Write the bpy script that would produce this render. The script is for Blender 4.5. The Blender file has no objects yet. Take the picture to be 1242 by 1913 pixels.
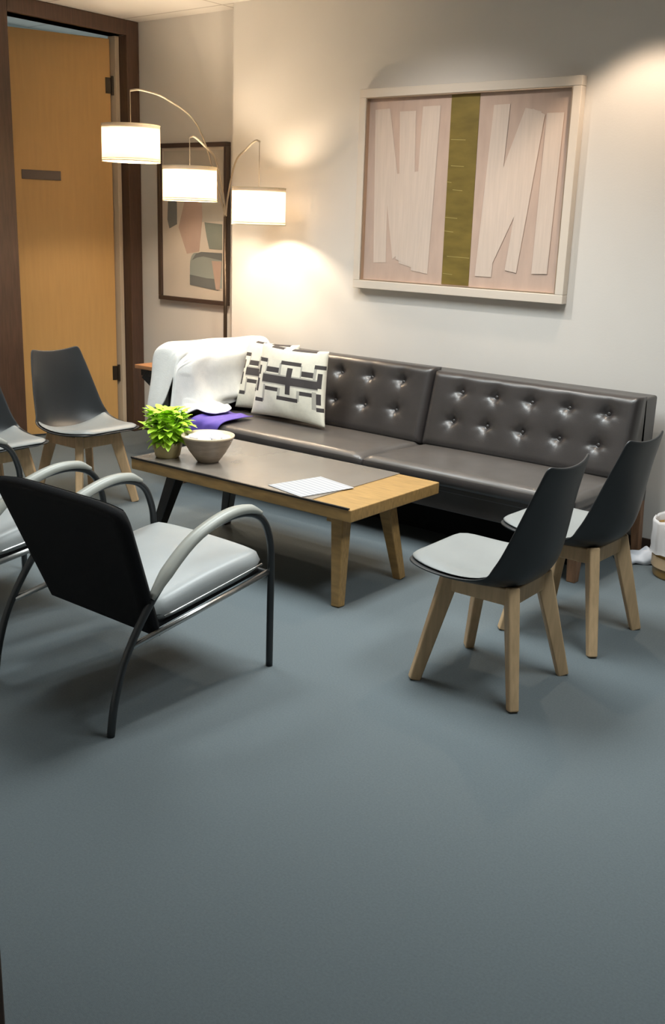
import bpy, bmesh, math, random
from mathutils import Vector, Matrix
random.seed(7)
S = bpy.context.scene
COL = S.collection
PI = math.pi

# ------------------------------------------------------------------ camera
cd = bpy.data.cameras.new('camera'); cam = bpy.data.objects.new('camera', cd); COL.objects.link(cam)
RT = Vector((0.7763, 0.62949, 0.0332)); DN = Vector((0.19622, -0.19127, -0.96172)); FW = Vector((-0.59904, 0.7531, -0.272))
m = Matrix((RT, -DN, -FW)).transposed().to_4x4()
m.translation = Vector((0, 0, 1.511))
cam.matrix_world = m
cd.sensor_fit = 'VERTICAL'; cd.sensor_height = 24; cd.lens = 24 * 1907.2 / 1913
cd.clip_start = 0.05
S.camera = cam

# ------------------------------------------------------------------ view, world
S.view_settings.view_transform = 'Standard'; S.view_settings.look = 'None'
S.view_settings.gamma = 1; S.view_settings.use_curve_mapping = False
S.view_settings.exposure = 0.35
W = bpy.data.worlds.new('world'); S.world = W; W.use_nodes = True
W.node_tree.nodes['Background'].inputs[0].default_value = (0.9, 0.95, 1, 1)
W.node_tree.nodes['Background'].inputs[1].default_value = 0.3
S.cycles.max_bounces = 8

CEIL = 2.755
PANEL = 1.2       # emission of the ceiling panels
BULB = 630.0       # emission of the lamp bulbs

def light(name, kind, loc, energy, color, **k):
    d = bpy.data.lights.new(name, kind); d.energy = energy; d.color = color
    for a, b in k.items(): setattr(d, a, b)
    o = bpy.data.objects.new(name, d); COL.objects.link(o); o.location = loc
    return o

def downlight_light(x, y, e, aim=None, size=1.7, blend=0.35, color=(1, .78, .58)):
    o = light('downlight_beam', 'SPOT', (x, y, CEIL - .03), e, color, spot_size=size, spot_blend=blend, shadow_soft_size=.04)
    if aim:
        o.rotation_euler = (Vector(aim) - o.location).to_track_quat('-Z', 'Y').to_euler()
    return o
DOWN = [(-2.0, 4.36, 43), (-3.1, 3.75, 62)]
downlight_light(*DOWN[0])
downlight_light(*DOWN[1], aim=(-3.1, 4.79, .35), size=1.8, blend=1, color=(1, .95, .88))  # unseen wall washer added to whiten the sofa wall
PANELS = [(-2.2, 3.1, 28), (-.7, 2.9, 19), (-3.9, 2.9, 22)]  # the last is an unseen fill added for the left side
for x, y, e in PANELS: light('panel_light', 'AREA', (x, y, CEIL - .03), e, (.90, .985, 1), shape='RECTANGLE', size=.56, size_y=1.16, spread=math.radians(128))

# ------------------------------------------------------------------ materials
def new_mat(name):
    mt = bpy.data.materials.new(name); mt.use_nodes = True
    nt = mt.node_tree; b = nt.nodes['Principled BSDF']
    return mt, nt, b
def mat(name, col, rough=.5, metal=0, var=0.0, scale=20, bump=0.0, bscale=200, stretch=None, coat=0, spec=.5, col2=None, detail=4, sheen=0):
    mt, nt, b = new_mat(name)
    b.inputs['Base Color'].default_value = (*col, 1); b.inputs['Roughness'].default_value = rough
    b.inputs['Metallic'].default_value = metal; b.inputs['Coat Weight'].default_value = coat
    b.inputs['Specular IOR Level'].default_value = spec; b.inputs['Coat Roughness'].default_value = .22
    b.inputs['Sheen Weight'].default_value = sheen
    tc = nt.nodes.new('ShaderNodeTexCoord'); mp = nt.nodes.new('ShaderNodeMapping')
    nt.links.new(tc.outputs['Object'], mp.inputs[0])
    if stretch: mp.inputs['Scale'].default_value = stretch
    if var or col2:
        n = nt.nodes.new('ShaderNodeTexNoise'); n.inputs['Scale'].default_value = scale; n.inputs['Detail'].default_value = detail
        nt.links.new(mp.outputs[0], n.inputs['Vector'])
        r = nt.nodes.new('ShaderNodeValToRGB')
        c2 = col2 or tuple(min(1, c * (1 + var)) for c in col); c1 = col if col2 else tuple(c * (1 - var) for c in col)
        r.color_ramp.elements[0].position = .3; r.color_ramp.elements[1].position = .7
        r.color_ramp.elements[0].color = (*c1, 1); r.color_ramp.elements[1].color = (*c2, 1)
        nt.links.new(n.outputs['Fac'], r.inputs[0]); nt.links.new(r.outputs[0], b.inputs['Base Color'])
    if bump:
        n = nt.nodes.new('ShaderNodeTexNoise'); n.inputs['Scale'].default_value = bscale; n.inputs['Detail'].default_value = 3
        nt.links.new(mp.outputs[0], n.inputs['Vector'])
        bp = nt.nodes.new('ShaderNodeBump'); bp.inputs['Strength'].default_value = bump; bp.inputs['Distance'].default_value = .002
        nt.links.new(n.outputs['Fac'], bp.inputs['Height']); nt.links.new(bp.outputs[0], b.inputs['Normal'])
    return mt
def emit(name, col, s):
    mt, nt, b = new_mat(name)
    b.inputs['Base Color'].default_value = (*col, 1); b.inputs['Emission Color'].default_value = (*col, 1); b.inputs['Emission Strength'].default_value = s
    return mt

M = {}
M['wall'] = mat('painted_plaster', (.66, .635, .60), .85, bump=.15, bscale=120, var=.015, scale=3)
M['carpet'] = mat('grey_carpet', (.128, .150, .160), .95, var=.07, scale=160, bump=.5, bscale=520, spec=.1, detail=8)
M['darkwood'] = mat('dark_brown_trim_wood', (.068, .038, .025), .45, var=.2, scale=14, stretch=(6, 6, .5))
M['oakdoor'] = mat('honey_oak_door_veneer', (.57, .35, .13), .5, var=.035, scale=9, stretch=(5, 5, .4))
M['oak'] = mat('honey_oak', (.37, .22, .078), .42, var=.22, scale=10, stretch=(1, 14, 4))
M['beech'] = mat('pale_beech', (.60, .41, .23), .5, var=.12, scale=12, stretch=(5, 5, .6))
M['sofawood'] = mat('walnut', (.22, .115, .06), .5, var=.25, scale=14, stretch=(5, 5, .6))
M['sidewood'] = mat('side_table_top_wood', (.42, .20, .09), .45, var=.2, scale=12, stretch=(1, 8, 1))
M['leather'] = mat('dark_brown_leather', (.032, .027, .026), .38, var=.15, scale=8, bump=.2, bscale=260, coat=.18)
M['leatherseat'] = mat('brown_leather_lit_seat', (.085, .075, .068), .42, var=.12, scale=8, bump=.2, bscale=260, coat=.25)  # same leather made lighter, painting in the grazing reflection on the seat
M['shellblack'] = mat('black_moulded_plastic', (.018, .020, .022), .42)
M['greyleather'] = mat('grey_leatherette', (.25, .26, .255), .42, var=.05, scale=6, bump=.15, bscale=300)
M['armseat'] = mat('silver_grey_leatherette', (.33, .345, .345), .40, var=.05, scale=6, bump=.15, bscale=300)
M['blackfabric'] = mat('black_upholstery', (.006, .006, .007), .8, bump=.4, bscale=500, spec=.2)
M['tube'] = mat('dark_powder_coated_steel', (.05, .053, .055), .35, metal=.6)
M['chrome'] = mat('brushed_steel', (.55, .55, .54), .3, metal=1)
M['armpad'] = mat('pale_grey_arm_plastic', (.39, .39, .35), .4)
M['tabletop'] = mat('glossy_dark_tabletop', (.19, .162, .135), .24, var=.06, scale=5)
for k_, ior in (('leather', 1.65), ('tabletop', 2.1)): M[k_].node_tree.nodes['Principled BSDF'].inputs['IOR'].default_value = ior
M['blackwood'] = mat('black_painted_wood', (.012, .011, .011), .4)
M['cream'] = mat('cream_woven_cotton', (.74, .71, .60), .9, var=.05, scale=40, bump=.6, bscale=300, sheen=.2)
M['pattern'] = mat('charcoal_woven_pattern', (.055, .048, .048), .9, bump=.5, bscale=300)
M['patterngrey'] = mat('taupe_woven_outline', (.42, .40, .35), .9, bump=.5, bscale=300)
M['blanket'] = mat('white_knit_blanket', (.80, .80, .77), .95, var=.03, scale=30, bump=.6, bscale=200, sheen=.3)
M['lime'] = mat('lime_green_leaves', (.54, .92, .06), .5, var=.25, scale=30)
M['limestem'] = mat('green_stem', (.2, .38, .05), .6)
M['pot'] = mat('tan_glazed_pot', (.38, .30, .14), .4, var=.2, scale=20)
M['soil'] = mat('dark_soil', (.03, .02, .015), .95)
M['bowl'] = mat('brown_stoneware', (.27, .21, .155), .38, var=.2, scale=14, stretch=(1, 1, 6))
M['bowlin'] = mat('cream_rim_glaze', (.66, .54, .38), .35)
M['whitestuff'] = mat('white_wrapped_sweets', (.85, .85, .88), .5)
M['purple'] = mat('purple_cloth', (.13, .085, .42), .7, bump=.3, bscale=100)
M['framewhite'] = mat('warm_white_frame', (.68, .61, .53), .4)
M['framedark'] = mat('dark_bronze_frame', (.055, .035, .027), .35)
M['silverlip'] = mat('champagne_lip', (.62, .48, .36), .3, metal=.8)
M['canvas'] = mat('blush_canvas', (.50, .375, .31), .8, var=.07, scale=5, stretch=(4, 1, 1))
M['stroke'] = mat('pale_paint', (.60, .50, .43), .8, var=.05, scale=10, stretch=(8, 1, .5))
M['gold'] = mat('olive_gold_leaf', (.20, .148, .035), .45, metal=.25, var=.18, scale=7, stretch=(1, 1, 3))
M['goldline'] = mat('bright_gold_seam', (.50, .42, .16), .35, metal=.5)
M['print'] = mat('print_paper', (.56, .50, .43), .8, var=.05, scale=3)
M['p_slate'] = mat('slate_print_ink', (.14, .15, .15), .8)
M['p_teal'] = mat('grey_teal_print_ink', (.20, .225, .20), .8)
M['p_sage'] = mat('pale_sage_print_ink', (.27, .30, .28), .8)
M['p_pink'] = mat('blush_print_ink', (.42, .31, .26), .8, var=.1, scale=4)
M['p_grey'] = mat('warm_grey_print_ink', (.42, .39, .34), .8, var=.1, scale=4)
M['nickel'] = mat('brushed_nickel', (.36, .31, .24), .6, metal=.3)
M['bronze'] = mat('bronze_pole', (.07, .05, .035), .35, metal=.7)
M['shadeband'] = mat('shade_rim_band', (.55, .48, .34), .8)
M['bulb'] = emit('lit_bulb', (1, .80, .58), BULB)
M['paneldiff'] = emit('lit_ceiling_diffuser', (1, .93, .84), PANEL)
M['whitemetal'] = mat('white_metal', (.8, .8, .8), .4)
M['binbrown'] = mat('amber_brown_bin', (.34, .20, .055), .35, var=.15, scale=6)
M['binlabel'] = mat('tan_bin_panel', (.50, .36, .22), .5)
M['paper'] = mat('white_tissue', (.82, .84, .90), .8)
M['sign'] = mat('grey_brown_sign_plate', (.075, .055, .05), .4)
M['hingem'] = mat('dark_hinge_metal', (.07, .055, .04), .4, metal=.7)
M['hallwall'] = mat('hall_wall_paint', (.55, .60, .60), .85)
M['jamblight'] = mat('pale_door_stop', (.55, .47, .36), .6)

def shade_mat(name, tcol):
    mt, nt, b = new_mat(name)
    nt.nodes.remove(b); out = nt.nodes['Material Output']
    d = nt.nodes.new('ShaderNodeBsdfDiffuse'); d.inputs[0].default_value = (.86, .80, .70, 1)
    t = nt.nodes.new('ShaderNodeBsdfTranslucent'); t.inputs[0].default_value = (*tcol, 1)
    a = nt.nodes.new('ShaderNodeMixShader'); a.inputs[0].default_value = .55
    nt.links.new(d.outputs[0], a.inputs[1]); nt.links.new(t.outputs[0], a.inputs[2]); nt.links.new(a.outputs[0], out.inputs[0])
    return mt
M['shade'] = shade_mat('white_linen_shade', (.26, .21, .15))
M['diffdisc'] = shade_mat('added_light_softening_ring', (.85, .78, .62))  # for the added ring inside each shade

def bag_mat():
    mt, nt, b = new_mat('thin_white_bin_liner')
    b.inputs['Base Color'].default_value = (.80, .78, .78, 1); b.inputs['Roughness'].default_value = .35
    out = nt.nodes['Material Output']; tr = nt.nodes.new('ShaderNodeBsdfTransparent'); mx = nt.nodes.new('ShaderNodeMixShader')
    mx.inputs[0].default_value = .72
    nt.links.new(tr.outputs[0], mx.inputs[1]); nt.links.new(b.outputs[0], mx.inputs[2]); nt.links.new(mx.outputs[0], out.inputs[0])
    return mt
M['bag'] = bag_mat()

def ceiling_mat():
    mt, nt, b = new_mat('white_ceiling_tiles')
    b.inputs['Roughness'].default_value = .9
    tc = nt.nodes.new('ShaderNodeTexCoord'); br = nt.nodes.new('ShaderNodeTexBrick')
    nt.links.new(tc.outputs['Object'], br.inputs['Vector'])
    br.offset = 0; br.inputs['Scale'].default_value = 1; br.inputs['Brick Width'].default_value = 1.2; br.inputs['Row Height'].default_value = .6
    br.inputs['Mortar Size'].default_value = .008
    br.inputs['Color1'].default_value = br.inputs['Color2'].default_value = (.74, .71, .66, 1); br.inputs['Mortar'].default_value = (.5, .46, .42, 1)
    nt.links.new(br.outputs['Color'], b.inputs['Base Color'])
    return mt
M['ceil'] = ceiling_mat()

def paper_mat():
    mt, nt, b = new_mat('printed_paper')
    tc = nt.nodes.new('ShaderNodeTexCoord'); w = nt.nodes.new('ShaderNodeTexWave'); w.wave_type = 'BANDS'; w.bands_direction = 'Y'
    w.inputs['Scale'].default_value = 12; nt.links.new(tc.outputs['Object'], w.inputs[0])
    b.inputs['Roughness'].default_value = .9; b.inputs['Specular IOR Level'].default_value = .15
    r = nt.nodes.new('ShaderNodeValToRGB'); r.color_ramp.elements[0].color = (.32, .32, .34, 1); r.color_ramp.elements[1].color = (.43, .425, .43, 1)
    r.color_ramp.elements[0].position = .15; r.color_ramp.elements[1].position = .4
    nt.links.new(w.outputs['Fac'], r.inputs[0]); nt.links.new(r.outputs[0], b.inputs['Base Color'])
    return mt
M['printpaper'] = paper_mat()

# ------------------------------------------------------------------ mesh helpers
def B(): return bmesh.new()
def box(bm, x0, x1, y0, y1, z0, z1, mi=0):
    v = [bm.verts.new(p) for p in ((x0, y0, z0), (x1, y0, z0), (x1, y1, z0), (x0, y1, z0), (x0, y0, z1), (x1, y0, z1), (x1, y1, z1), (x0, y1, z1))]
    for f in ((0, 3, 2, 1), (4, 5, 6, 7), (0, 1, 5, 4), (1, 2, 6, 5), (2, 3, 7, 6), (3, 0, 4, 7)):
        bm.faces.new([v[i] for i in f]).material_index = mi
    return v
def prism(bm, poly, axis, a, b):
    """extrude a 2-D polygon along axis ('x': poly=(y,z), 'y': (x,z), 'z': (x,y))"""
    def P(u, w, t): return {'x': (t, u, w), 'y': (u, t, w), 'z': (u, w, t)}[axis]
    lo = [bm.verts.new(P(u, w, a)) for u, w in poly]; hi = [bm.verts.new(P(u, w, b)) for u, w in poly]
    bm.faces.new(lo); bm.faces.new(hi[::-1]); n = len(poly)
    for i in range(n): bm.faces.new((lo[i], hi[i], hi[(i + 1) % n], lo[(i + 1) % n]))
def catmull(pts, n=6):
    P = [Vector(p) for p in pts]; P = [P[0] * 2 - P[1]] + P + [P[-1] * 2 - P[-2]]; out = []
    for i in range(1, len(P) - 2):
        for k in range(n):
            t = k / n; a, b, c, d = P[i - 1], P[i], P[i + 1], P[i + 2]
            out.append(.5 * ((2 * b) + (c - a) * t + (2 * a - 5 * b + 4 * c - d) * t * t + (3 * b - a - 3 * c + d) * t ** 3))
    out.append(P[-2]); return out
def sweep(bm, pts, sec, side=None, scale=None):
    """sweep closed 2-D section (u along side, w along normal) through pts"""
    n = len(pts); rings = []
    for i, p in enumerate(pts):
        t = (pts[min(n - 1, i + 1)] - pts[max(0, i - 1)]).normalized()
        if side is None:
            if i == 0:
                s = t.cross(Vector((0, 0, 1)))
                if s.length < .01: s = t.cross(Vector((0, 1, 0)))
            s = (s - t * s.dot(t)).normalized()
        else: s = (Vector(side) - t * Vector(side).dot(t)).normalized()
        nn = s.cross(t).normalized(); k = scale[i] if scale else 1
        rings.append([bm.verts.new(p + s * u * k + nn * w * k) for u, w in sec])
    m_ = len(sec)
    for a, b in zip(rings, rings[1:]):
        for j in range(m_): bm.faces.new((a[j], a[(j + 1) % m_], b[(j + 1) % m_], b[j]))
    bm.faces.new(rings[0][::-1]); bm.faces.new(rings[-1])
def circ(r, n=12): return [(r * math.cos(2 * PI * i / n), r * math.sin(2 * PI * i / n)) for i in range(n)]
def tube(bm, pts, r, n=6, smooth=True, seg=12): sweep(bm, catmull(pts, n) if smooth else [Vector(p) for p in pts], circ(r, seg))
def beam(bm, p0, p1, a0, a1, side=(1, 0, 0)):
    """straight tapered bar; a0/a1 = (width along side, depth)"""
    p0, p1 = Vector(p0), Vector(p1); t = (p1 - p0).normalized(); s = (Vector(side) - t * Vector(side).dot(t)).normalized(); n = t.cross(s)
    R = []
    for p, (w, d) in ((p0, a0), (p1, a1)):
        R.append([bm.verts.new(p + s * w / 2 * i + n * d / 2 * j) for i, j in ((-1, -1), (1, -1), (1, 1), (-1, 1))])
    bm.faces.new(R[0][::-1]); bm.faces.new(R[1])
    for j in range(4): bm.faces.new((R[0][j], R[0][(j + 1) % 4], R[1][(j + 1) % 4], R[1][j]))
def lathe(bm, prof, c=(0, 0, 0), n=32, mi=0):
    rings = []
    for r, z in prof:
        rings.append([bm.verts.new((c[0] + r * math.cos(2 * PI * i / n), c[1] + r * math.sin(2 * PI * i / n), c[2] + z)) for i in range(n)])
    for a, b in zip(rings, rings[1:]):
        for j in range(n): bm.faces.new((a[j], a[(j + 1) % n], b[(j + 1) % n], b[j])).material_index = mi
    return rings
def grid(bm, nu, nv, fn):
    V = [[bm.verts.new(fn(i / nu, j / nv)) for j in range(nv + 1)] for i in range(nu + 1)]
    F = {}
    for i in range(nu):
        for j in range(nv): F[i, j] = bm.faces.new((V[i][j], V[i + 1][j], V[i + 1][j + 1], V[i][j + 1]))
    return V, F
def obj(name, bm, mats, parent=None, smooth=False, bevel=0, sub=0, solid=0, soff=-1, seg=2):
    bmesh.ops.recalc_face_normals(bm, faces=bm.faces)
    me = bpy.data.meshes.new(name); bm.to_mesh(me); bm.free()
    if not isinstance(mats, (list, tuple)): mats = [mats]
    for x in mats: me.materials.append(M[x])
    o = bpy.data.objects.new(name, me); COL.objects.link(o)
    if parent: o.parent = parent
    if smooth:
        for p in me.polygons: p.use_smooth = True
    if solid:
        s = o.modifiers.new('solid', 'SOLIDIFY'); s.thickness = solid; s.offset = soff
    if bevel:
        b = o.modifiers.new('bevel', 'BEVEL'); b.width = bevel; b.segments = seg; b.limit_method = 'ANGLE'; b.harden_normals = False
        for p in me.polygons: p.use_smooth = True
        w = o.modifiers.new('wn', 'WEIGHTED_NORMAL')
    if sub:
        b = o.modifiers.new('sub', 'SUBSURF'); b.levels = sub; b.render_levels = sub
    return o
def tag(o, label, cat, group=None):
    o['label'] = label; o['category'] = cat
    if group: o['group'] = group
    return o
def thing(name, label, cat, loc=(0, 0, 0), rz=0, group=None):
    o = bpy.data.objects.new(name, None); COL.objects.link(o); o.location = loc; o.rotation_euler = (0, 0, rz)
    return tag(o, label, cat, group)
def struct(name, bm, mt, parent=None, **k):
    o = obj(name, bm, mt, parent, **k)
    if not parent: o['kind'] = 'structure'
    return o
def dup(root, loc, rz, label):
    def cp(o, par):
        c = o.copy(); COL.objects.link(c); c.parent = par
        for ch in list(o.children): cp(ch, c)
        return c
    r = cp(root, None); r.location = loc; r.rotation_euler = (0, 0, rz); r['label'] = label
    return r

# ------------------------------------------------------------------ the room
XL, YS, YM, XC = -5.735, 4.79, 4.93, -4.695      # left wall, sofa wall, recessed wall, jog corner
XR, YB = 2.6, -2.4
JX, JY = -1.452, .885
b = B(); box(b, XL - .12, XR + .1, YB - .1, 5.1, -.05, 0); struct('floor', b, 'carpet')
b = B(); box(b, XL - .12, XR + .1, YB - .1, 5.1, CEIL, CEIL + .05); struct('ceiling', b, 'ceil')
b = B(); prism(b, [(XL - .12, YM), (XC, YM), (XC, YS), (XR + .1, YS), (XR + .1, 5.1), (XL - .12, 5.1)], 'z', 0, CEIL)
struct('wall_back', b, 'wall')
b = B(); box(b, XR, XR + .1, YB, YS, 0, CEIL); struct('wall_right', b, 'wall')
b = B(); box(b, -1.66, XR, YB - .1, YB, 0, CEIL); struct('wall_rear', b, 'wall')
b = B(); box(b, XL, -1.66, .78, .88, 0, CEIL); box(b, -1.76, -1.66, YB, .78, 0, CEIL); struct('wall_front', b, 'wall')
# left wall around the door opening (opening y 3.93..4.86, z 0..2.65)
OY0, OY1, OZ = 3.905, 4.83, 2.66
b = B(); box(b, XL - .12, XL, .78, OY0, 0, CEIL); box(b, XL - .12, XL, OY1, YM, 0, CEIL); box(b, XL - .12, XL, OY0, OY1, OZ, CEIL)
struct('wall_left', b, 'wall')
# baseboards
b = B(); box(b, XC + .001, XR, YS - .012, YS, 0, .055); struct('baseboard_back', b, 'framedark', bevel=.003)
b = B(); box(b, XL + .03, XC, YM - .012, YM, 0, .055); struct('baseboard_recess', b, 'framedark', bevel=.003)
b = B(); box(b, XL, XL + .012, .89, OY0 - .23, 0, .055); struct('baseboard_left', b, 'framedark', bevel=.003)
b = B(); box(b, XR - .012, XR, YB, YS - .02, 0, .055); struct('baseboard_right', b, 'framedark', bevel=.003)
# door trim (dark brown), a frame with jambs that line the opening
b = B()
box(b, XL - .13, XL + .025, OY1 - .01, YM - .005, 0, CEIL - .001)
box(b, XL - .13, XL + .025, OY0 - .22, OY0 + .01, 0, CEIL - .001)
box(b, XL - .13, XL + .025, OY0 + .01, OY1 - .01, OZ, CEIL - .001)
struct('trim_1', b, 'darkwood', bevel=.004)
b = B()
box(b, XL - .125, XL - .05, OY1 - .045, OY1 - .012, 0, OZ - .002)
struct('trim_2', b, 'jamblight', bevel=.003)
# dark jamb at the near left edge of the view
b = B(); box(b, -1.66, JX, .74, JY, 0, CEIL); struct('trim_3', b, 'darkwood', bevel=.006)
# hall beyond the door
b = B(); box(b, -7.6, XL - .13, 3.2, 3.25, -.05, 2.95); box(b, -7.65, -7.6, 3.2, 6.2, -.05, 2.95); box(b, -7.6, XL - .13, 6.2, 6.25, -.05, 2.95)
box(b, XL - .14, XL - .13, 3.2, OY0 - .22, -.05, 2.95); box(b, XL - .14, XL - .13, 5.1, 6.2, -.05, 2.95)
struct('wall_hall', b, 'hallwall')
b = B(); box(b, -7.6, XL - .12, 3.2, 6.2, -.05, -.001); struct('floor_hall', b, 'carpet')
b = B(); box(b, -7.6, XL - .12, 3.2, 6.2, 2.95, 3.0); struct('ceiling_hall', b, 'ceil')
light('hall_light', 'AREA', (-6.8, 5.2, 2.93), 14, (.85, .95, 1), size=.6)

# the door leaf: hinged at the right jamb, standing ajar into the hall
dr = bpy.data.objects.new('door_1', None); COL.objects.link(dr); dr['kind'] = 'structure'
dr.location = (-5.83, 4.775, 0); dr.rotation_euler = (0, 0, R_ := math.radians(-20))
b = B(); box(b, -.045, 0, -.86, 0, .012, 2.64); obj('door_leaf', b, 'oakdoor', dr, bevel=.003)
for z in (.42, 2.35):
    b = B(); tube(b, [(.008, .012, z - .06), (.008, .012, z + .06)], .011, smooth=False); box(b, .001, .004, -.035, .012, z - .05, z + .05)
    obj('hinge', b, 'hingem', dr)
b = B(); box(b, 0, .006, -.62, -.36, 1.725, 1.785); obj('door_sign', b, 'sign', dr, bevel=.002)
b = B(); lathe(b, [(.001, 0), (.026, .002), (.026, .01), (.012, .014), (.012, .04), (.028, .05), (.03, .066), (.02, .078), (.001, .08)], n=20)
bmesh.ops.rotate(b, verts=b.verts, cent=(0, 0, 0), matrix=Matrix.Rotation(PI / 2, 3, 'Y')); bmesh.ops.translate(b, verts=b.verts, vec=(0, -.80, 1.0))
obj('door_knob', b, 'chrome', dr, smooth=True)

# ------------------------------------------------------------------ ceiling lights (outside the frame)
def ceiling_panel(x, y, sx, sy, label):
    t = thing('ceiling_light', label, 'ceiling light', (x, y, CEIL), 0, 'ceiling light panels')
    b = B()
    for a in ((-sx, sx, -sy, -sy + .03), (-sx, sx, sy - .03, sy), (-sx, -sx + .03, -sy + .03, sy - .03), (sx - .03, sx, -sy + .03, sy - .03)): box(b, *a, -.02, -.001)
    obj('frame', b, 'whitemetal', t)
    b = B(); box(b, -sx + .03, sx - .03, -sy + .03, sy - .03, -.012, -.004); obj('diffuser', b, 'paneldiff', t)
ceiling_panel(-2.2, 3.1, .3, .6, 'white ceiling light panel above the coffee table')
ceiling_panel(-.7, 2.9, .3, .6, 'white ceiling light panel right of the two dining chairs')
ceiling_panel(-3.9, 2.9, .3, .6, 'white fill light panel added to brighten the left side, between the oak door and the coffee table')  # unseen panel added to brighten the door, recess and blanket
for k, (x, y, e) in enumerate(DOWN):
    t = thing('recessed_downlight', 'round recessed ceiling downlight ' + ('near the right end of the sofa wall' if k == 0 else 'added to wash the sofa wall by the large framed painting'), 'ceiling light', (x, y, CEIL))
    b = B(); lathe(b, [(.055, -.001), (.055, -.006), (.075, -.008), (.08, -.001)]); obj('trim_ring', b, 'whitemetal', t)

# ------------------------------------------------------------------ sofa
sofa = thing('sofa', 'long dark brown button-tufted leather sofa against the back wall', 'sofa', (-3.04, 4.3, 0))
ox, oy = -3.04, 4.3
def L(x, y, z=0): return (x - ox, y - oy, z)
SX0, SM, SX1 = -4.28, -2.93, -1.80
def sofa_seat(x0, x1):
    b = B(); y0, y1 = 3.90, 4.47
    def f(u, v):
        # closed cross-section: v runs round the cushion
        return None
    n = 26; m_ = 26
    def top(u, v):
        x = x0 + (x1 - x0) * u; y = y0 + (y1 - y0) * v
        e = min(u * (x1 - x0), (1 - u) * (x1 - x0), v * (y1 - y0), (1 - v) * (y1 - y0))
        r = .02; h = r - math.sqrt(max(0, r * r - (r - min(e, r)) ** 2))
        puff = .012 * math.sin(PI * u) ** .5 * math.sin(PI * v) ** .5
        return Vector(L(x, y, .425 - h + puff - .015 * (v)))
    V, F = grid(b, 40, 24, top)
    # skirt
    edge = [V[i][0] for i in range(41)] + [V[40][j] for j in range(1, 25)] + [V[i][24] for i in range(39, -1, -1)] + [V[0][j] for j in range(23, 0, -1)]
    prev = edge
    for dz, ins in ((-.015, 0.0), (-.035, .006)):
        cur = [b.verts.new((v.co.x, v.co.y + (ins if v.co.y < -.2 else 0), .39 + dz)) for v in edge]
        for i in range(len(edge)): b.faces.new((prev[i], prev[(i + 1) % len(edge)], cur[(i + 1) % len(edge)], cur[i])).material_index = 1
        prev = cur
    b.faces.new(prev)
    return obj('seat_cushion', b, ['leatherseat', 'leather'], sofa, smooth=True)
sofa_seat(SX0 + .005, SM - .003); sofa_seat(SM + .003, SX1)
def backpt(x, s, out=0):
    """point on the leaning back face: s=0 bottom .. 1 top"""
    y = 4.42 + .10 * s; z = .405 + .385 * s
    n = Vector((0, -.385, .10)).normalized()
    return Vector((x - ox, y - oy, z)) + n * out
def sofa_back(x0, x1, btn, rise=0):
    b = B(); NU = int((x1 - x0) / .0125); NV = 44
    Ls = .398
    def f(u, v):
        x = x0 + (x1 - x0) * u; s = v
        eu = min(u * (x1 - x0), (1 - u) * (x1 - x0)); ev = min(v * Ls, (1 - v) * Ls); e = min(eu, ev); r = .04
        h = r - math.sqrt(max(0, r * r - (r - min(e, r)) ** 2))
        o = .035 - h
        for bx, bs in btn:
            dx = x - bx; ds = (s - bs) * Ls; d = math.hypot(dx, ds)
            o -= .026 * math.exp(-(d / .022) ** 2) + .012 * math.exp(-(d / .055) ** 2)
            # little pleats running out of each button
            a = math.atan2(ds, dx); o -= .003 * math.exp(-(d / .05) ** 2) * (math.cos(4 * a) + .6 * math.cos(7 * a + bx * 9))
        return backpt(x, s * (1 + rise), o)
    V, F = grid(b, NU, NV, f)
    edge = [V[i][0] for i in range(NU + 1)] + [V[NU][j] for j in range(1, NV + 1)] + [V[i][NV] for i in range(NU - 1, -1, -1)] + [V[0][j] for j in range(NV - 1, 0, -1)]
    cur = [b.verts.new((v.co.x, v.co.y + .04 + .13 * (1 - (v.co.z - .4) / .4), v.co.z)) for v in edge]
    for i in range(len(edge)): b.faces.new((edge[i], edge[(i + 1) % len(edge)], cur[(i + 1) % len(edge)], cur[i]))
    b.faces.new(cur)
    bk = obj('backrest', b, 'leather', sofa, smooth=True)
    for bx, bs in btn:
        b = B(); bmesh.ops.create_uvsphere(b, u_segments=14, v_segments=8, radius=.011)
        bmesh.ops.scale(b, verts=b.verts, vec=(1, .5, 1)); p = backpt(bx, bs, .002); bmesh.ops.translate(b, verts=b.verts, vec=p)
        obj('tuft_button', b, 'leather', bk, smooth=True)
rb = [(-2.745 + .2 * i, .755) for i in range(5)] + [(-2.765 + .2 * i, .375) for i in range(5)]
lb = [(-3.96 + .21 * i, .775) for i in range(5)] + [(-3.97 + .21 * i, .385) for i in range(5)]
sofa_back(SM + .002, SX1, rb); sofa_back(SX0 + .005, SM - .002, lb, .03)
b = B(); box(b, *[c for c in (SX0 - ox, SX1 - ox)], 4.548 - oy, 4.70 - oy, .22, .782); obj('back_panel', b, 'leather', sofa, bevel=.012)
b = B(); box(b, SX0 - ox, SX1 - ox - .01, 3.925 - oy, 4.60 - oy, .325, .353); box(b, SX0 - ox, SX1 - ox - .02, 3.96 - oy, 4.60 - oy, .225, .325)
obj('seat_frame', b, 'leather', sofa, bevel=.006)
b = B(); box(b, SX0 - ox + .1, SX1 - ox - .16, 4.27 - oy, 4.62 - oy, .0, .225); obj('underseat_block', b, 'blackfabric', sofa)  # recessed black box between the floor and the seat frame
b = B()
V = box(b, -4.415 - ox, SX0 - ox - .002, 3.97 - oy, 4.70 - oy, .20, .785)
obj('armrest', b, 'leather', sofa, bevel=.03, seg=4)
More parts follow.
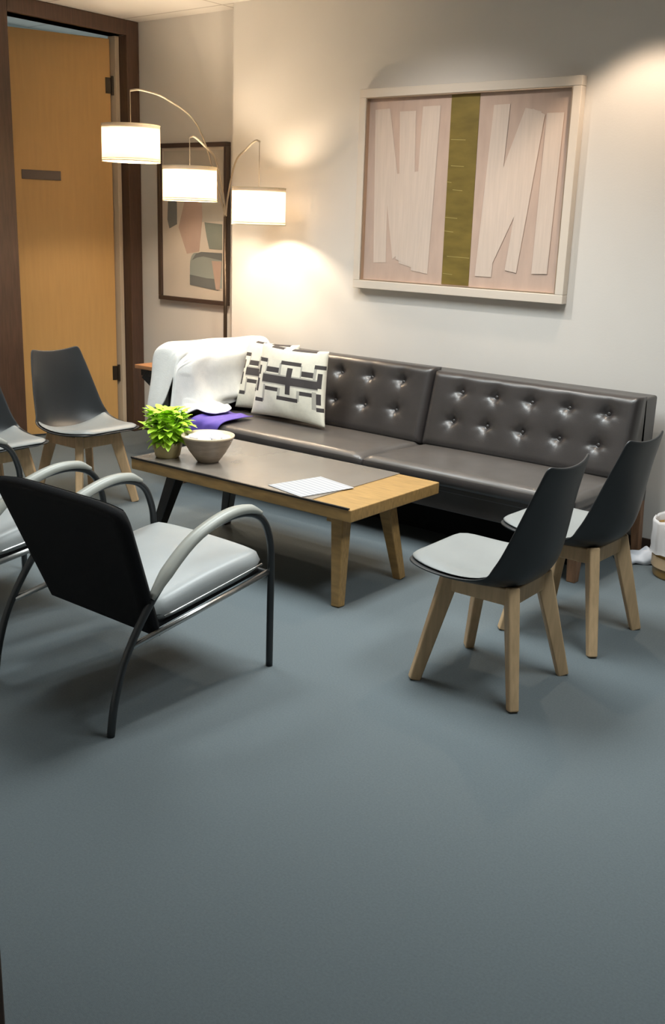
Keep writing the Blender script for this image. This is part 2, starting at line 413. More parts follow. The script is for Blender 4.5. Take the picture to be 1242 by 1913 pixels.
for x, y in ((-1.85, 4.07), (-4.36, 4.05), (-4.36, 4.64)):
    b = B(); beam(b, L(x, y, .225), L(x, y, 0), (.06, .06), (.042, .042)); obj('leg', b, 'sofawood', sofa, bevel=.004)
b = B(); beam(b, L(-1.83, 4.66, .34), L(-1.81, 4.68, 0), (.055, .05), (.04, .04)); obj('leg', b, 'sofawood', sofa, bevel=.004)

# ------------------------------------------------------------------ coffee table
tb = thing('coffee_table', 'low oak coffee table with a glossy dark top inset in front of the sofa', 'table', (-2.989, 3.373, 0), math.radians(1))
LX, LY = .6415, .324
b = B(); box(b, -LX, LX, -LY, LY, .378, .43); obj('tabletop', b, 'oak', tb, bevel=.004)
b = B(); box(b, -LX + .002, .43, -LY + .0, LY - .0, .4305, .4335); 
obj('top_inset', b, 'tabletop', tb)
b = B(); box(b, -LX, LX - .012, -LY - .002, -LY + .008, .4275, .4355); obj('edge_strip', b, 'blackwood', tb)
for sx in (-1, 1):
    for sy in (-1, 1):
        t0, f0 = ((.54, -.25), (.565, -.286)) if (sx, sy) == (1, -1) else ((.49, .13), (.555, .175)) if sx > 0 else ((-.47, sy * .19), (-.585, sy * .25))
        b = B(); beam(b, (*t0, .378), (*f0, 0), (.062, .062), (.042, .042))
        o = obj('leg', b, 'oak' if sx > 0 else 'blackwood', tb, bevel=.005)
        if sx < 0: o['label'] = 'black painted table leg'
b = B(); box(b, -.46, .46, -.17, -.14, .33, .378); box(b, -.46, .46, .14, .17, .33, .378); box(b, .44, .475, -.22, .17, .325, .378); box(b, -.475, -.44, -.17, .17, .325, .378)
obj('apron', b, 'oak', tb, bevel=.003)

# things on the table
TZ = .4336
pl = thing('potted_plant', 'small bright lime green plant in a tan pot on the coffee table', 'plant', (-3.515, 3.165, TZ))
b = B(); lathe(b, [(.001, 0), (.052, 0), (.058, .01), (.068, .055), (.07, .075), (.064, .075), (.06, .06), (.001, .058)]); obj('pot', b, 'pot', pl, smooth=True, bevel=0)
b = B(); lathe(b, [(.06, .061), (.001, .064)]); obj('soil', b, 'soil', pl)
rr = random.Random(3)
b = B()
def leaf(bm, base, d, ln, wd, droop):
    d = Vector(d).normalized(); s = d.cross(Vector((0, 0, 1))); s = s.normalized() if s.length > .05 else Vector((1, 0, 0))
    prev = None; n = 6; p = Vector(base); dd = d.copy()
    for i in range(n + 1):
        t = i / n; w = wd * math.sin(PI * min(1, t * .92 + .08)) ** .8 * (1 - .3 * t) + .0008
        up = s.cross(dd).normalized()
        row = [bm.verts.new(p - s * w + up * w * .25), bm.verts.new(p), bm.verts.new(p + s * w + up * w * .25)]
        if prev:
            for k in (0, 1): bm.faces.new((prev[k], prev[k + 1], row[k + 1], row[k]))
        prev = row; p = p + dd * ln / n; dd = (dd + Vector((0, 0, -droop / n))).normalized()
for i in range(270):
    h = rr.random(); a = rr.random() * 2 * PI
    z = .075 + .145 * h; R0 = .012 + (.07 - .04 * max(0, h - .55) if h > .3 else .02 + .1 * h) * rr.random()
    el = rr.uniform(-.25, .9) if h > .35 else rr.uniform(-.6, .2)
    leaf(b, (R0 * math.cos(a), R0 * math.sin(a), z), (math.cos(a), math.sin(a), el), rr.uniform(.035, .065) * (1.15 - .4 * max(0, h - .5)), rr.uniform(.016, .026), rr.uniform(.2, .9))
obj('foliage', b, 'lime', pl, smooth=True)
b = B()
for i in range(9):
    a = i * .7; tube(b, [(.01 * math.cos(a), .01 * math.sin(a), .06), (.03 * math.cos(a), .03 * math.sin(a), .13), (.06 * math.cos(a), .06 * math.sin(a), .2)], .0022, 3, seg=6)
obj('stem', b, 'limestem', pl, smooth=True)

bw = thing('bowl', 'brown stoneware bowl with a cream rim on the coffee table, full of white sweets', 'bowl', (-3.318, 3.235, TZ))
b = B(); lathe(b, [(.001, 0), (.048, 0), (.052, .006), (.06, .016), (.085, .05), (.105, .085), (.118, .115), (.122, .122)], n=40)
obj('bowl_body', b, 'bowl', bw, smooth=True)
b = B(); lathe(b, [(.118, .1155), (.1225, .119), (.1225, .126), (.117, .126), (.105, .1), (.08, .06), (.001, .03)], n=40); obj('rim', b, 'bowlin', bw, smooth=True)
b = B()
for i in range(70):
    a = rr.random() * 2 * PI; r = .092 * math.sqrt(rr.random()); h = .105 + .022 * (1 - (r / .1) ** 2) + rr.uniform(-.006, .004)
    mtx = Matrix.Translation((r * math.cos(a), r * math.sin(a), h)) @ Matrix.Rotation(rr.random() * 6, 4, 'Z') @ Matrix.Rotation(rr.uniform(-.5, .5), 4, 'X') @ Matrix.Diagonal((1.4, .9, .55, 1))
    bmesh.ops.create_icosphere(b, subdivisions=2, radius=.019, matrix=mtx)
lathe(b, [(.001, .10), (.096, .092)])
o = obj('wrapped_sweets', b, 'whitestuff', smooth=True); o.location = bw.location; o['kind'] = 'stuff'; tag(o, 'heap of white wrapped sweets filling the brown bowl', 'sweets')

# purple cloth hanging over the seat edge
b = B()
PC = catmull([(0, 4.16, .442), (0, 4.05, .444), (0, 3.94, .443), (0, 3.896, .428), (0, 3.886, .395), (0, 3.884, .34)], 6)
def pf(u, v):
    k = v * (len(PC) - 1); i = min(int(k), len(PC) - 2); p = PC[i].lerp(PC[i + 1], k - i)
    return Vector((-4.13 + .225 * u + .012 * math.sin(v * 5), p.y - .004 * (1 + math.sin(u * 21 + v * 3)) * v, p.z + .004 * (1 + math.sin(u * 13 + v * 6))))
grid(b, 26, 26, pf)
o = obj('folded_cloth', b, 'purple', smooth=True, solid=.004, soff=1)
tag(o, 'purple cloth hanging over the sofa seat edge below the white blanket', 'cloth')

# printed sheet
b = B(); box(b, -.115, .115, -.142, .142, 0, .0012); o = obj('paper_sheet', b, 'printpaper'); o.location = (-2.683, 3.222, TZ + .0015); o.rotation_euler = (0, 0, math.radians(-12))
tag(o, 'white printed paper sheet lying on the coffee table', 'paper')

# ------------------------------------------------------------------ dining chairs
ROWS = [  # y, z, half width, side lift
 (.262, .418, .100, .000), (.258, .421, .150, .000), (.240, .422, .190, .002), (.200, .414, .218, .008), (.140, .400, .234, .018),
 (.060, .384, .243, .034), (-.020, .374, .245, .052), (-.090, .374, .243, .070), (-.140, .392, .238, .085), (-.172, .430, .230, .090),
 (-.190, .480, .221, .084), (-.200, .540, .212, .072), (-.207, .600, .203, .058), (-.213, .660, .190, .044), (-.220, .715, .180, .032),
 (-.228, .760, .168, .024), (-.236, .790, .158, .020), (-.240, .803, .140, .018)]
def rownormal(i):
    a = ROWS[max(0, i - 1)]; c = ROWS[min(len(ROWS) - 1, i + 1)]
    t = Vector((0, c[0] - a[0], c[1] - a[1])).normalized(); return Vector((0, t.z, -t.y))   # points to the sitter
def shell_surface(bm, rows, off=0, shrink=0, nu=16, lk=1, taper=False):
    V = []
    n = len(rows)
    for k, i in enumerate(rows):
        y, z, hw, lift = ROWS[i]; nn = rownormal(i)
        if nn.z < 0 and i < 8: nn = -nn
        row = []
        for j in range(nu + 1):
            u = j / nu * 2 - 1; w = (hw - shrink)
            p = Vector((u * w, y, z)) + nn * (lift * lk * abs(u) ** 2.4)
            o = off
            if taper:
                e = min(1 - abs(u), k / (n - 1) * 1.2, (1 - k / (n - 1)) * 1.2); o = off * (.35 + .65 * min(1, e * 5) ** .5)
            p += nn * o
            if i == len(ROWS) - 1: p.z += .012 * abs(u) ** 2 - .004
            if i == len(ROWS) - 2: p.z += .014 * abs(u) ** 2
            if i == 0: p.y -= .01 * u * u
            row.append(bm.verts.new(p))
        V.append(row)
    for a, c in zip(V, V[1:]):
        for j in range(nu): bm.faces.new((a[j], a[j + 1], c[j + 1], c[j]))
    return V
def make_chair(label):
    t = thing('dining_chair', label, 'chair', group='black shell dining chairs')
    b = B(); shell_surface(b, range(len(ROWS)))
    obj('shell', b, 'shellblack', t, smooth=True, solid=.010, soff=0, sub=2)
    b = B(); V = shell_surface(b, range(1, 9), off=.030, shrink=.016, lk=.85, taper=True)
    lo = []
    V2 = shell_surface(b, range(1, 9), off=.006, shrink=.02, lk=.95)
    def loop(V): return V[0] + [r[-1] for r in V[1:-1]] + V[-1][::-1] + [r[0] for r in V[1:-1]][::-1]
    a, c = loop(V), loop(V2)
    for i in range(len(a)): b.faces.new((a[i], a[(i + 1) % len(a)], c[(i + 1) % len(a)], c[i]))
    obj('seat_cushion', b, 'greyleather', t, smooth=True, sub=1)
    for sx in (-1, 1):
        for sy in (-1, 1):
            b = B(); beam(b, (sx * .112, sy * .112, .396 if sy > 0 else .390), (sx * .190, sy * .190, 0), (.062, .040), (.040, .034), side=(sx, -sy, 0) if 0 else (sx, sy, 0))
            obj('leg', b, 'beech', t, bevel=.006)
    b = B()
    for s in (-1, 1):
        zt = .390 if s > 0 else .386
        box(b, -.115, .115, s * .115 - .014, s * .115 + .014, .326, zt)
        prism(b, [(-.115, .326), (.115, .326), (.115, .390), (0, .381), (-.115, .388)], 'x', s * .115 - .014, s * .115 + .014)
    obj('apron', b, 'beech', t, bevel=.006)
    b = B(); lathe(b, [(.001, .366), (.07, .366), (.07, .372), (.001, .372)], n=20); obj('mount_plate', b, 'shellblack', t)
    return t
c1 = make_chair('black shell dining chair with grey seat pad, nearest chair right of the coffee table')
c1.location = (-1.607, 2.933, 0); c1.rotation_euler = (0, 0, math.radians(92))
c2 = dup(c1, (-1.60, 3.538, 0), math.radians(89), 'black shell dining chair close to the right end of the sofa, behind the nearer one')
c3 = dup(c1, (-4.42, 3.38, 0), math.radians(-90), 'black shell dining chair with grey pad in front of the oak door')
c4 = dup(c1, (-4.42, 2.80, 0), math.radians(-90), 'black shell dining chair half cut off by the left edge of the photo')

# ------------------------------------------------------------------ armchairs
def make_armchair(label):
    t = thing('armchair', label, 'armchair', group='steel framed armchairs')
    HW = .30; Y0 = 2.12
    prof = [(1.768, 0), (1.785, .10), (1.825, .22), (1.895, .335), (1.975, .43), (2.06, .505), (2.17, .565), (2.28, .588), (2.37, .58), (2.43, .545), (2.462, .48), (2.474, .40), (2.474, .2), (2.474, 0)]
    for s in (-1, 1):
        x = s * HW
        b = B(); tube(b, [(x, y - Y0, z) for y, z in prof], .0125, 5); fr = obj('side_frame', b, 'tube', t, smooth=True)
        b = B()
        P = catmull([(x, y - Y0, z + .012) for y, z in ((1.935, .385), (2.01, .462), (2.10, .53), (2.19, .568), (2.28, .588), (2.36, .585), (2.415, .562))], 6)
        n = len(P); sc = [.55 + .45 * min(1, i / 5, (n - 1 - i) / 5) for i in range(n)]
        sec = [(-.024, -.006), (-.019, .012), (0, .016), (.019, .012), (.024, -.006), (.016, -.012), (-.016, -.012)]
        sweep(b, P, sec, side=(1, 0, 0), scale=sc); obj('arm_pad', b, 'armpad', t, smooth=True)
        b = B(); tube(b, [(x - s * .004, 1.855 - Y0, .262), (x - s * .004, 2.474 - Y0, .352)], .010, smooth=False); obj('side_rail', b, 'chrome', t, smooth=True)
    b = B(); tube(b, [(-HW, 2.468 - Y0, .345), (HW, 2.468 - Y0, .345)], .010, smooth=False)
    obj('cross_bar', b, 'tube', t, smooth=True)
    # seat cushion
    b = B(); w = .268; y0, y1 = 1.985 - Y0, 2.48 - Y0
    def ztop(v): return .345 + .078 * v
    def f(side):
        def g(u, v):
            e = min(u * 2 * w, (1 - u) * 2 * w, v * (y1 - y0), (1 - v) * (y1 - y0)); r = .036
            k = math.sqrt(max(0, 1 - (1 - min(e, r) / r) ** 2))
            th = .036 * k
            puff = .034 * math.sin(PI * u) ** .6 * math.sin(PI * v) ** .6 if side > 0 else 0
            a_, c_ = 2 * u - 1, 2 * v - 1
            return Vector((a_ * w * (1 + .04 * v) * (1 - .07 * abs(c_) ** 7), (y0 + y1) / 2 + (y1 - y0) / 2 * c_ * (1 - .07 * abs(a_) ** 7), ztop(v) - .036 + side * th + puff))
        return g
    V, _ = grid(b, 30, 30, f(1)); V2, _ = grid(b, 30, 30, f(-1)); bmesh.ops.remove_doubles(b, verts=b.verts, dist=.0003)
    obj('seat_cushion', b, 'armseat', t, smooth=True)
    b = B(); prism(b, [(y0 - .0, .268), (y1 - .02, .340), (y1 - .02, .356), (y0, .284)], 'x', -w + .01, w - .01); obj('seat_base', b, 'blackfabric', t, bevel=.004)
    # welt of the seat
    b = B()
    for s in (1,): tube(b, [(s * (w + .002), y0 + .03, ztop(.05) - .040), (s * (w + .008), (y0 + y1) / 2, ztop(.5) - .040), (s * (w + .012), y1 - .03, ztop(.95) - .040)], .004, seg=6)
    pp = obj('piping', b, 'chrome', t, smooth=True)
    p2 = pp.copy(); COL.objects.link(p2); p2.scale = (-1, 1, 1)
    # reclined back: wide at the top
    b = B()
    def bk(side):
        def g(u, v):
            hw = .265 + (.325 - .265) * v; x = (u - .5) * 2 * hw + .028
            z = .262 + .453 * v; y = 1.975 - Y0 - .172 * v
            if v > .85: x *= 1 - .06 * ((v - .85) / .15) ** 2
            e = min(u * 2 * hw, (1 - u) * 2 * hw, v * .45, (1 - v) * .45); r = .02
            k = math.sqrt(max(0, 1 - (1 - min(e, r) / r) ** 2)); n = Vector((0, .932, .362))
            puff = .012 * math.sin(PI * u) * math.sin(PI * v) if side > 0 else 0
            z -= .018 * (2 * abs(u - .5)) ** 6 * v
            return Vector((x, y, z)) + n * (side * .022 * k + puff)
        return g
    grid(b, 26, 26, bk(1)); grid(b, 26, 26, bk(-1)); bmesh.ops.remove_doubles(b, verts=b.verts, dist=.0003)
    obj('backrest', b, 'blackfabric', t, smooth=True)
    b = B()
    def bf(u, v):
        return bk(1)(.06 + .88 * u, .06 + .9 * v) + Vector((0, .932, .362)) * (.004 + .008 * (min(1, 8 * min(u, 1 - u, v, 1 - v)) ** .5))
    grid(b, 20, 20, bf); obj('back_cushion', b, 'armseat', t, smooth=True)
    return t
a1 = make_armchair('steel framed armchair with pale arms, seen from behind, nearest to the camera')
a1.location = (-2.53, 2.12, 0)
a2 = dup(a1, (-3.42, 2.12, 0), math.radians(-3), 'steel framed armchair mostly cut off by the left edge, beyond the nearest armchair')

# ------------------------------------------------------------------ side table
st = thing('side_table', 'small side table with a reddish wood top left of the sofa', 'table', (-4.79, 4.54, 0))
b = B(); box(b, -.30, .30, -.23, .23, .575, .60); obj('tabletop', b, 'sidewood', st, bevel=.003)
b = B(); box(b, -.27, .27, -.205, .205, .53, .575); obj('apron', b, 'blackwood', st, bevel=.003)
b = B(); box(b, -.03, .03, -.13, -.07, .02, .40); obj('post', b, 'blackwood', st, bevel=.003)
b = B(); box(b, -.2, .2, -.20, .14, .0, .02); obj('base', b, 'blackwood', st, bevel=.003)
for sx in (-1, 1):
    b = B(); beam(b, (sx * .235, -.19, .55), (sx * .0, -.11, .33), (.075, .045), (.06, .045), side=(.6, 0, .8)); obj('brace', b, 'blackwood', st, bevel=.003)

# ------------------------------------------------------------------ blanket over the sofa arm
b = B()
SEC = [(-4.455, .40), (-4.452, .52), (-4.446, .64), (-4.436, .74), (-4.425, .785), (-4.40, .806), (-4.35, .812), (-4.295, .808), (-4.262, .785), (-4.247, .72), (-4.24, .62), (-4.23, .53), (-4.20, .465), (-4.12, .450), (-4.03, .447)]
NU, NV = 70, 60
sp = catmull([(x, 0, z) for x, z in SEC], 8); 
cum = [0]
for p, q_ in zip(sp, sp[1:]): cum.append(cum[-1] + (q_ - p).length)
def secat(t):
    s = t * cum[-1]
    for i in range(len(cum) - 1):
        if cum[i + 1] >= s or i == len(cum) - 2:
            k = (s - cum[i]) / (cum[i + 1] - cum[i]); p = sp[i].lerp(sp[i + 1], k); d = (sp[i + 1] - sp[i]).normalized(); return p, Vector((-d.z, 0, d.x))
def bl(u, v):
    p, n = secat(v)
    yf = 3.965 - .012 * math.sin(v * 23)
    # front edge hangs over the arm's front
    Ylen = 4.66 - yf
    over = (.36 - .22 * math.exp(-((v - .535) / .045) ** 2)) * (1 if v < .62 else max(.0, 1 - (v - .62) / .25) ** .7)
    total = Ylen + over; s = u * total
    fold = .007 * math.sin(u * 19 + 3 * v) * (.25 + abs(v - .42) * 2) + .008 * math.sin(v * 31 + 4 * u) * .5 + .006 * math.sin(u * 37 + v * 11) * abs(v - .42)
    if s < over:
        k = over - s; r = .03
        y = yf - min(k, r) * .9 - .012; z = p.z - max(0, k - r * .5)
        q_ = Vector((p.x, y, max(.452, z)))
        q_ += Vector((0, -1, 0)) * (fold + .012 + .03 * (k / .17))
    else:
        q_ = Vector((p.x, yf + s - over, p.z)) + n * (fold + .011 + (.012 if v > .55 else 0))
    if v > .8:
        q_.z = max(q_.z, .452)
        k = min(1, max(0, (q_.y - 4.12) / .12)); q_.x = q_.x * (1 - k) + min(q_.x, -4.225) * k; q_.z = q_.z * (1 - k) + k * max(q_.z, .452 + 0 * k)
    return q_
grid(b, NU, NV, bl)
o = obj('throw_blanket', b, 'blanket', smooth=True, solid=.008, soff=1, sub=1)
tag(o, 'white throw blanket draped over the left arm of the sofa', 'blanket')

# ------------------------------------------------------------------ pillows
RECT = [(0, .17, .20, .245), (.41, .69, .20, .245), (.88, 1, .20, .245), (.20, .39, .315, .375), (.71, .88, .315, .375), (.525, .585, .29, .63),
        (.15, .95, .42, .51), (.21, .41, .57, .625), (.71, .88, .57, .625), (.41, .70, .68, .725), (0.05, .20, .755, .795), (.92, 1, .755, .795),
        (.93, .985, .31, .5), (.03, .085, .31, .43), (.03, .085, .49, .66), (.93, .985, .58, .70), (.17, .37, .0, .035), (.5, .85, .0, .035), (0, .05, .42, .50)]
GREY = [(.17, .20, .22, .40), (.39, .42, .24, .42), (.69, .71, .24, .42), (.88, .91, .24, .42), (.17, .21, .55, .78), (.41, .44, .57, .72), (.68, .71, .57, .72), (.88, .92, .55, .78), (.15, .95, .40, .42), (.15, .95, .51, .535)]
def make_pillow(name, loc, rot, size, label, flip=False):
    t = thing(name, label, 'cushion', loc, 0, 'patterned cushions on the sofa'); t.rotation_euler = rot
    N = 56; b = B(); w, h = size
    def g(side):
        def f(u, v):
            a, c = 2 * u - 1, 2 * v - 1
            # pinched sides, full corners
            x = a * w / 2 * (1 - .07 * (1 - c * c) * abs(a) ** 2) * (1 - .07 * c); z = c * h / 2 * (1 - .06 * (1 - a * a) * abs(c) ** 2)
            th = .058 * ((1 - a ** 2) * (1 - c ** 2)) ** .42 * (1 - .1 * abs(a * c))
            th += .003 * math.sin(9 * a + 5 * c) * (1 - a * a) * (1 - c * c)
            return Vector((x, -side * th, z))
        return f
    V, F = grid(b, N, N, g(1))
    for (i, j), f in F.items():
        u = (i + .5) / N; v = 1 - (j + .5) / N
        if flip: u = 1 - u
        if any(a <= u <= c and d <= v <= e for a, c, d, e in GREY): f.material_index = 2
        if any(a <= u <= c and d - .006 <= v <= e + .006 for a, c, d, e in RECT): f.material_index = 1
    grid(b, N, N, g(-1)); bmesh.ops.remove_doubles(b, verts=b.verts, dist=.0004)
    obj('cover', b, ['cream', 'pattern', 'patterngrey'], t, smooth=True)
    return t
make_pillow('throw_pillow', (-3.715, 4.262, .645), (math.radians(-8), 0, math.radians(-2)), (.535, .41), 'cream cushion with charcoal geometric pattern, the right-hand one, in front')
make_pillow('throw_pillow', (-3.985, 4.372, .642), (math.radians(-13), 0, 0), (.42, .41), 'cream cushion with charcoal geometric pattern beside the white blanket, partly hidden')

# ------------------------------------------------------------------ three-shade arc lamp
px, py = -4.778, 4.815
lp = thing('floor_lamp', 'arc floor lamp with three lit white drum shades behind the sofa end', 'floor lamp', (px, py, 0))
b = B(); lathe(b, [(.001, 0), (.11, 0), (.112, .012), (.10, .022), (.02, .03), (.001, .03)]); obj('base', b, 'bronze', lp, smooth=True)
b = B(); tube(b, [(0, 0, .02), (0, 0, 1.60)], .0125, smooth=False); obj('pole', b, 'bronze', lp, smooth=True)
SH = [((-4.20, 4.50, 1.59), .156, .205, .25, [.0]), ((-4.56, 4.30, 1.703), .157, .19, .16, [0]), ((-4.97, 4.215, 1.925), .172, .205, .19, [0])]
for (sx, sy, sz), r, h, cord, _ in SH:
    c = Vector((sx - px, sy - py, sz)); tip = c + Vector((0, 0, h / 2 + cord)); hd = Vector((c.x, c.y, 0))
    b = B()
    s0 = Vector((0, 0, 1.50))
    P = [s0, s0 + Vector((0, 0, .14)) + hd * .06, Vector((hd.x * .30, hd.y * .30, tip.z - (tip.z - 1.6) * .28)), Vector((hd.x * .62, hd.y * .62, tip.z - .03)), Vector((hd.x * .88, hd.y * .88, tip.z + .008)), tip]
    tube(b, P, .006, 8, seg=8); arm = obj('arc_arm', b, 'nickel', lp, smooth=True)
    b = B(); tube(b, [tip, c + Vector((0, 0, h / 2 - .02))], .0025, smooth=False, seg=6); obj('cord', b, 'nickel', arm)
    b = B(); lathe(b, [(r - .001, -h / 2), (r - .002, h / 2)], c, 48)
    shd = obj('lamp_shade', b, 'shade', arm, smooth=True)
    b = B()
    lathe(b, [(r - .003, -h / 2 - .001), (r + .0015, -h / 2 - .001), (r + .0015, -h / 2 + .004), (r - .003, -h / 2 + .004), (r - .003, -h / 2 - .001)], c, 48)
    obj('shade_rim', b, 'shadeband', shd); b = B()
    lathe(b, [(r - .003, h / 2 - .004), (r + .001, h / 2 - .004), (r + .001, h / 2 + .001), (r - .003, h / 2 + .001), (r - .003, h / 2 - .004)], c, 48)
    obj('shade_rim', b, 'shadeband', shd); b = B()
    lathe(b, [(r - .0005, -h / 2 + .012), (r + .001, -h / 2 + .012), (r + .001, -h / 2 + .015), (r - .0005, -h / 2 + .015)], c, 48)
    obj('shade_rim', b, 'shadeband', shd)
    b = B(); lathe(b, [(.078, h / 2 - .022), (r - .006, h / 2 - .022)], c, 40); obj('added_top_ring', b, 'diffdisc', shd)  # unseen ring added to soften the light going up the wall
    b = B()
    for k in range(3):
        a = k * 2 * PI / 3; tube(b, [c + Vector((0, 0, h / 2 - .015)), c + Vector((r * math.cos(a), r * math.sin(a), h / 2 - .005))], .002, smooth=False, seg=6)
    lathe(b, [(.001, h / 2 - .01), (.016, h / 2 - .012), (.016, h / 2 - .065), (.001, h / 2 - .067)], c, 16)
    obj('socket', b, 'nickel', arm)
    b = B(); bmesh.ops.create_uvsphere(b, u_segments=20, v_segments=12, radius=.028, matrix=Matrix.Translation(c + Vector((0, 0, .012)))); obj('bulb', b, 'bulb', arm, smooth=True)

# ------------------------------------------------------------------ large painting
def frame_bm(x0, x1, z0, z1, w, d0, d1):
    b = B()
    for a in ((x0, x1, z1 - w, z1), (x0, x1, z0, z0 + w), (x0, x0 + w, z0 + w, z1 - w), (x1 - w, x1, z0 + w, z1 - w)):
        box(b, a[0], a[1], d0, d1, a[2], a[3])
    return b
pt = thing('framed_painting', 'large framed blush abstract painting with an olive gold centre band above the sofa', 'painting', (-3.02, YS, 1.69))
HX, HZ = .66, .53
obj('frame', frame_bm(-HX, HX, -HZ, HZ, .045, -.05, -.001), 'framewhite', pt, bevel=.003)
obj('frame_lip', frame_bm(-HX + .045, HX - .045, -HZ + .045, HZ - .045, .006, -.046, -.004), 'silverlip', pt)
b = B(); box(b, -HX + .05, HX - .05, -.02, -.012, -HZ + .05, HZ - .05); cv = obj('canvas', b, 'canvas', pt)
def quad(b, pts, y, t=.001):
    prism(b, pts, 'y', y - t, y)
def cvp(l): return [(x + 3.02, z - 1.69) for x, z in l]
b = B()
ST = [[(-3.59, 2.115), (-3.495, 2.118), (-3.475, 1.31), (-3.56, 1.305)], [(-3.57, 2.11), (-3.492, 2.118), (-3.39, 1.62), (-3.385, 1.36), (-3.43, 1.33)],
      [(-3.425, 2.10), (-3.32, 2.10), (-3.29, 1.29), (-3.385, 1.31)], [(-3.277, 2.12), (-3.165, 2.12), (-3.19, 1.262), (-3.30, 1.275)], [(-3.44, 1.78), (-3.22, 1.80), (-3.26, 1.285), (-3.405, 1.33)],
      [(-2.845, 2.11), (-2.752, 2.112), (-2.790, 1.268), (-2.889, 1.268)], [(-2.665, 2.09), (-2.575, 2.07), (-2.67, 1.60), (-2.81, 1.29), (-2.86, 1.55)],
      [(-2.625, 2.085), (-2.555, 2.055), (-2.645, 1.297), (-2.712, 1.307)], [(-2.545, 2.062), (-2.452, 2.061), (-2.470, 1.301), (-2.557, 1.297)]]
for k, s in enumerate(ST): quad(b, cvp(s), -.0203 - .0004 * k, .0006)
obj('pale_brush_strokes', b, 'stroke', pt)
b = B(); quad(b, cvp([(-3.10, 2.17), (-2.93, 2.17), (-2.925, 1.215), (-3.095, 1.215)]), -.0205, .002); obj('gold_band', b, 'gold', pt)
b = B()
for z, x0, x1 in ((1.36, -3.07, -2.93), (1.49, -3.095, -3.04), (1.56, -3.10, -3.02), (1.70, -3.06, -3.0), (1.74, -3.10, -3.07), (1.82, -3.08, -3.0), (1.95, -3.09, -3.0), (1.27, -3.09, -3.03)):
    quad(b, cvp([(x0, z), (x1, z - .004), (x1, z - .001), (x0, z + .003)]), -.0226, .0004)
obj('gold_seams', b, 'goldline', pt)

# ------------------------------------------------------------------ smaller framed print
pr = thing('framed_print', 'narrow dark framed abstract print in the recess behind the lamp', 'picture', (-5.178, YM, 1.474))
fx, fz = .330, .512
obj('frame', frame_bm(-fx, fx, -fz, fz, .028, -.04, -.001), 'framedark', pr, bevel=.003)
b = B(); box(b, -fx + .028, fx - .028, -.018, -.01, -fz + .028, fz - .028); obj('print', b, 'print', pr)
def q2(l): return [(x + 5.178, z - 1.474) for x, z in l]
def shp(name, mt, l, k):
    b = B(); quad(b, q2(l), -.0182 - .0004 * k, .0006); obj(name, b, mt, pr)
shp('upper_grey_field', 'p_grey', [(-5.46, 1.94), (-4.90, 1.94), (-4.90, 1.50), (-5.10, 1.49), (-5.17, 1.60), (-5.46, 1.62)], 0)
shp('blush_shape', 'p_pink', [(-5.20, 1.72), (-5.10, 1.70), (-5.09, 1.52), (-5.12, 1.30), (-5.24, 1.28), (-5.32, 1.45), (-5.26, 1.62)], 1)
shp('slate_shape', 'p_slate', [(-5.42, 1.64), (-5.335, 1.64), (-5.335, 1.47), (-5.41, 1.44), (-5.43, 1.5)], 2)
shp('teal_block', 'p_teal', [(-5.07, 1.49), (-4.905, 1.48), (-4.905, 1.32), (-5.025, 1.32), (-5.05, 1.40)], 3)
arc = [(-5.21, 1.08)] + [(-5.21 + .05 * (1 - math.cos(a)) + (0 if a < .1 else 0), 1.20 + .09 * math.sin(a)) for a in (0, .4, .8, 1.2, 1.57)] + [(-4.905, 1.29), (-4.905, 1.07)]
shp('sage_arch', 'p_sage', arc, 4)
shp('arch_outline', 'p_slate', [(-5.19, 1.24), (-5.15, 1.285), (-5.10, 1.298), (-4.905, 1.298), (-4.905, 1.25), (-5.08, 1.27), (-5.14, 1.26)], 5)
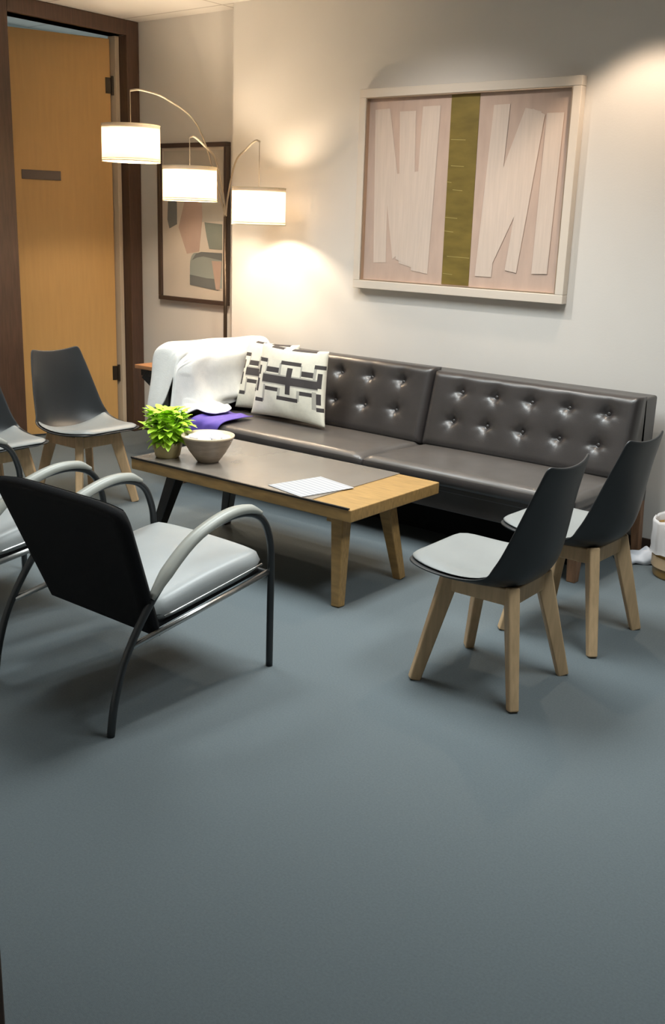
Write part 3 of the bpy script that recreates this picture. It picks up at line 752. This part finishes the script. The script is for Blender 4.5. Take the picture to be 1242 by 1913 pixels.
shp('dark_base', 'p_slate', [(-5.21, 1.145), (-5.05, 1.13), (-4.94, 1.13), (-4.94, 1.055), (-5.21, 1.078)], 6)
shp('pale_vase', 'p_pink', [(-5.0, 1.245), (-4.905, 1.245), (-4.925, 1.06), (-4.96, 1.06)], 7)

# ------------------------------------------------------------------ waste bin
wb = thing('waste_bin', 'amber brown waste bin with a white liner at the right edge by the wall', 'bin', (-1.515, 4.50, 0))
b = B(); lathe(b, [(.001, 0), (.125, 0), (.13, .01), (.135, .17), (.138, .235), (.132, .235), (.124, .02), (.001, .014)], n=36); obj('bin_body', b, 'binbrown', wb, smooth=True)
b = B(); lathe(b, [(.137, .05), (.1395, .05), (.1395, .10), (.137, .10)], n=36)
vs = [v for v in b.verts if v.co.x > -.02 or v.co.y > .02]; bmesh.ops.delete(b, geom=vs, context='VERTS'); obj('side_panel', b, 'binlabel', wb)
b = B(); pr_ = []
for i, (r, z) in enumerate([(.128, .05), (.133, .22), (.137, .262), (.146, .270), (.150, .255), (.147, .22), (.150, .175), (.146, .14), (.149, .115)]): pr_.append((r, z))
lathe(b, pr_, n=60)
for v in b.verts:
    a = math.atan2(v.co.y, v.co.x); k = .004 * math.sin(a * 9) + .003 * math.sin(a * 17 + 1)
    if v.co.z > .1: v.co.x *= 1 + k / .14; v.co.y *= 1 + k / .14; v.co.z += .006 * math.sin(a * 7 + 2)
obj('bin_liner', b, 'bag', wb, smooth=True)

b = B()
def tf(u, v):
    x = (u - .5) * .19; y = (v - .5) * .12; e = min(u, 1 - u, v, 1 - v) * 2
    return Vector((x, y, .006 + .065 * min(1, 2.2 * e) ** .6 * (.75 + .25 * math.sin(5 * u + 3)) + .006 * math.sin(17 * u + 9 * v)))
grid(b, 24, 18, tf); bmesh.ops.holes_fill(b, edges=[e for e in b.edges if e.is_boundary])
o = obj('crumpled_tissue', b, 'paper', smooth=True); o.location = (-1.76, 4.56, .001); o.rotation_euler = (0, 0, math.radians(38))
tag(o, 'crumpled white tissue on the carpet beside the bin', 'tissue')
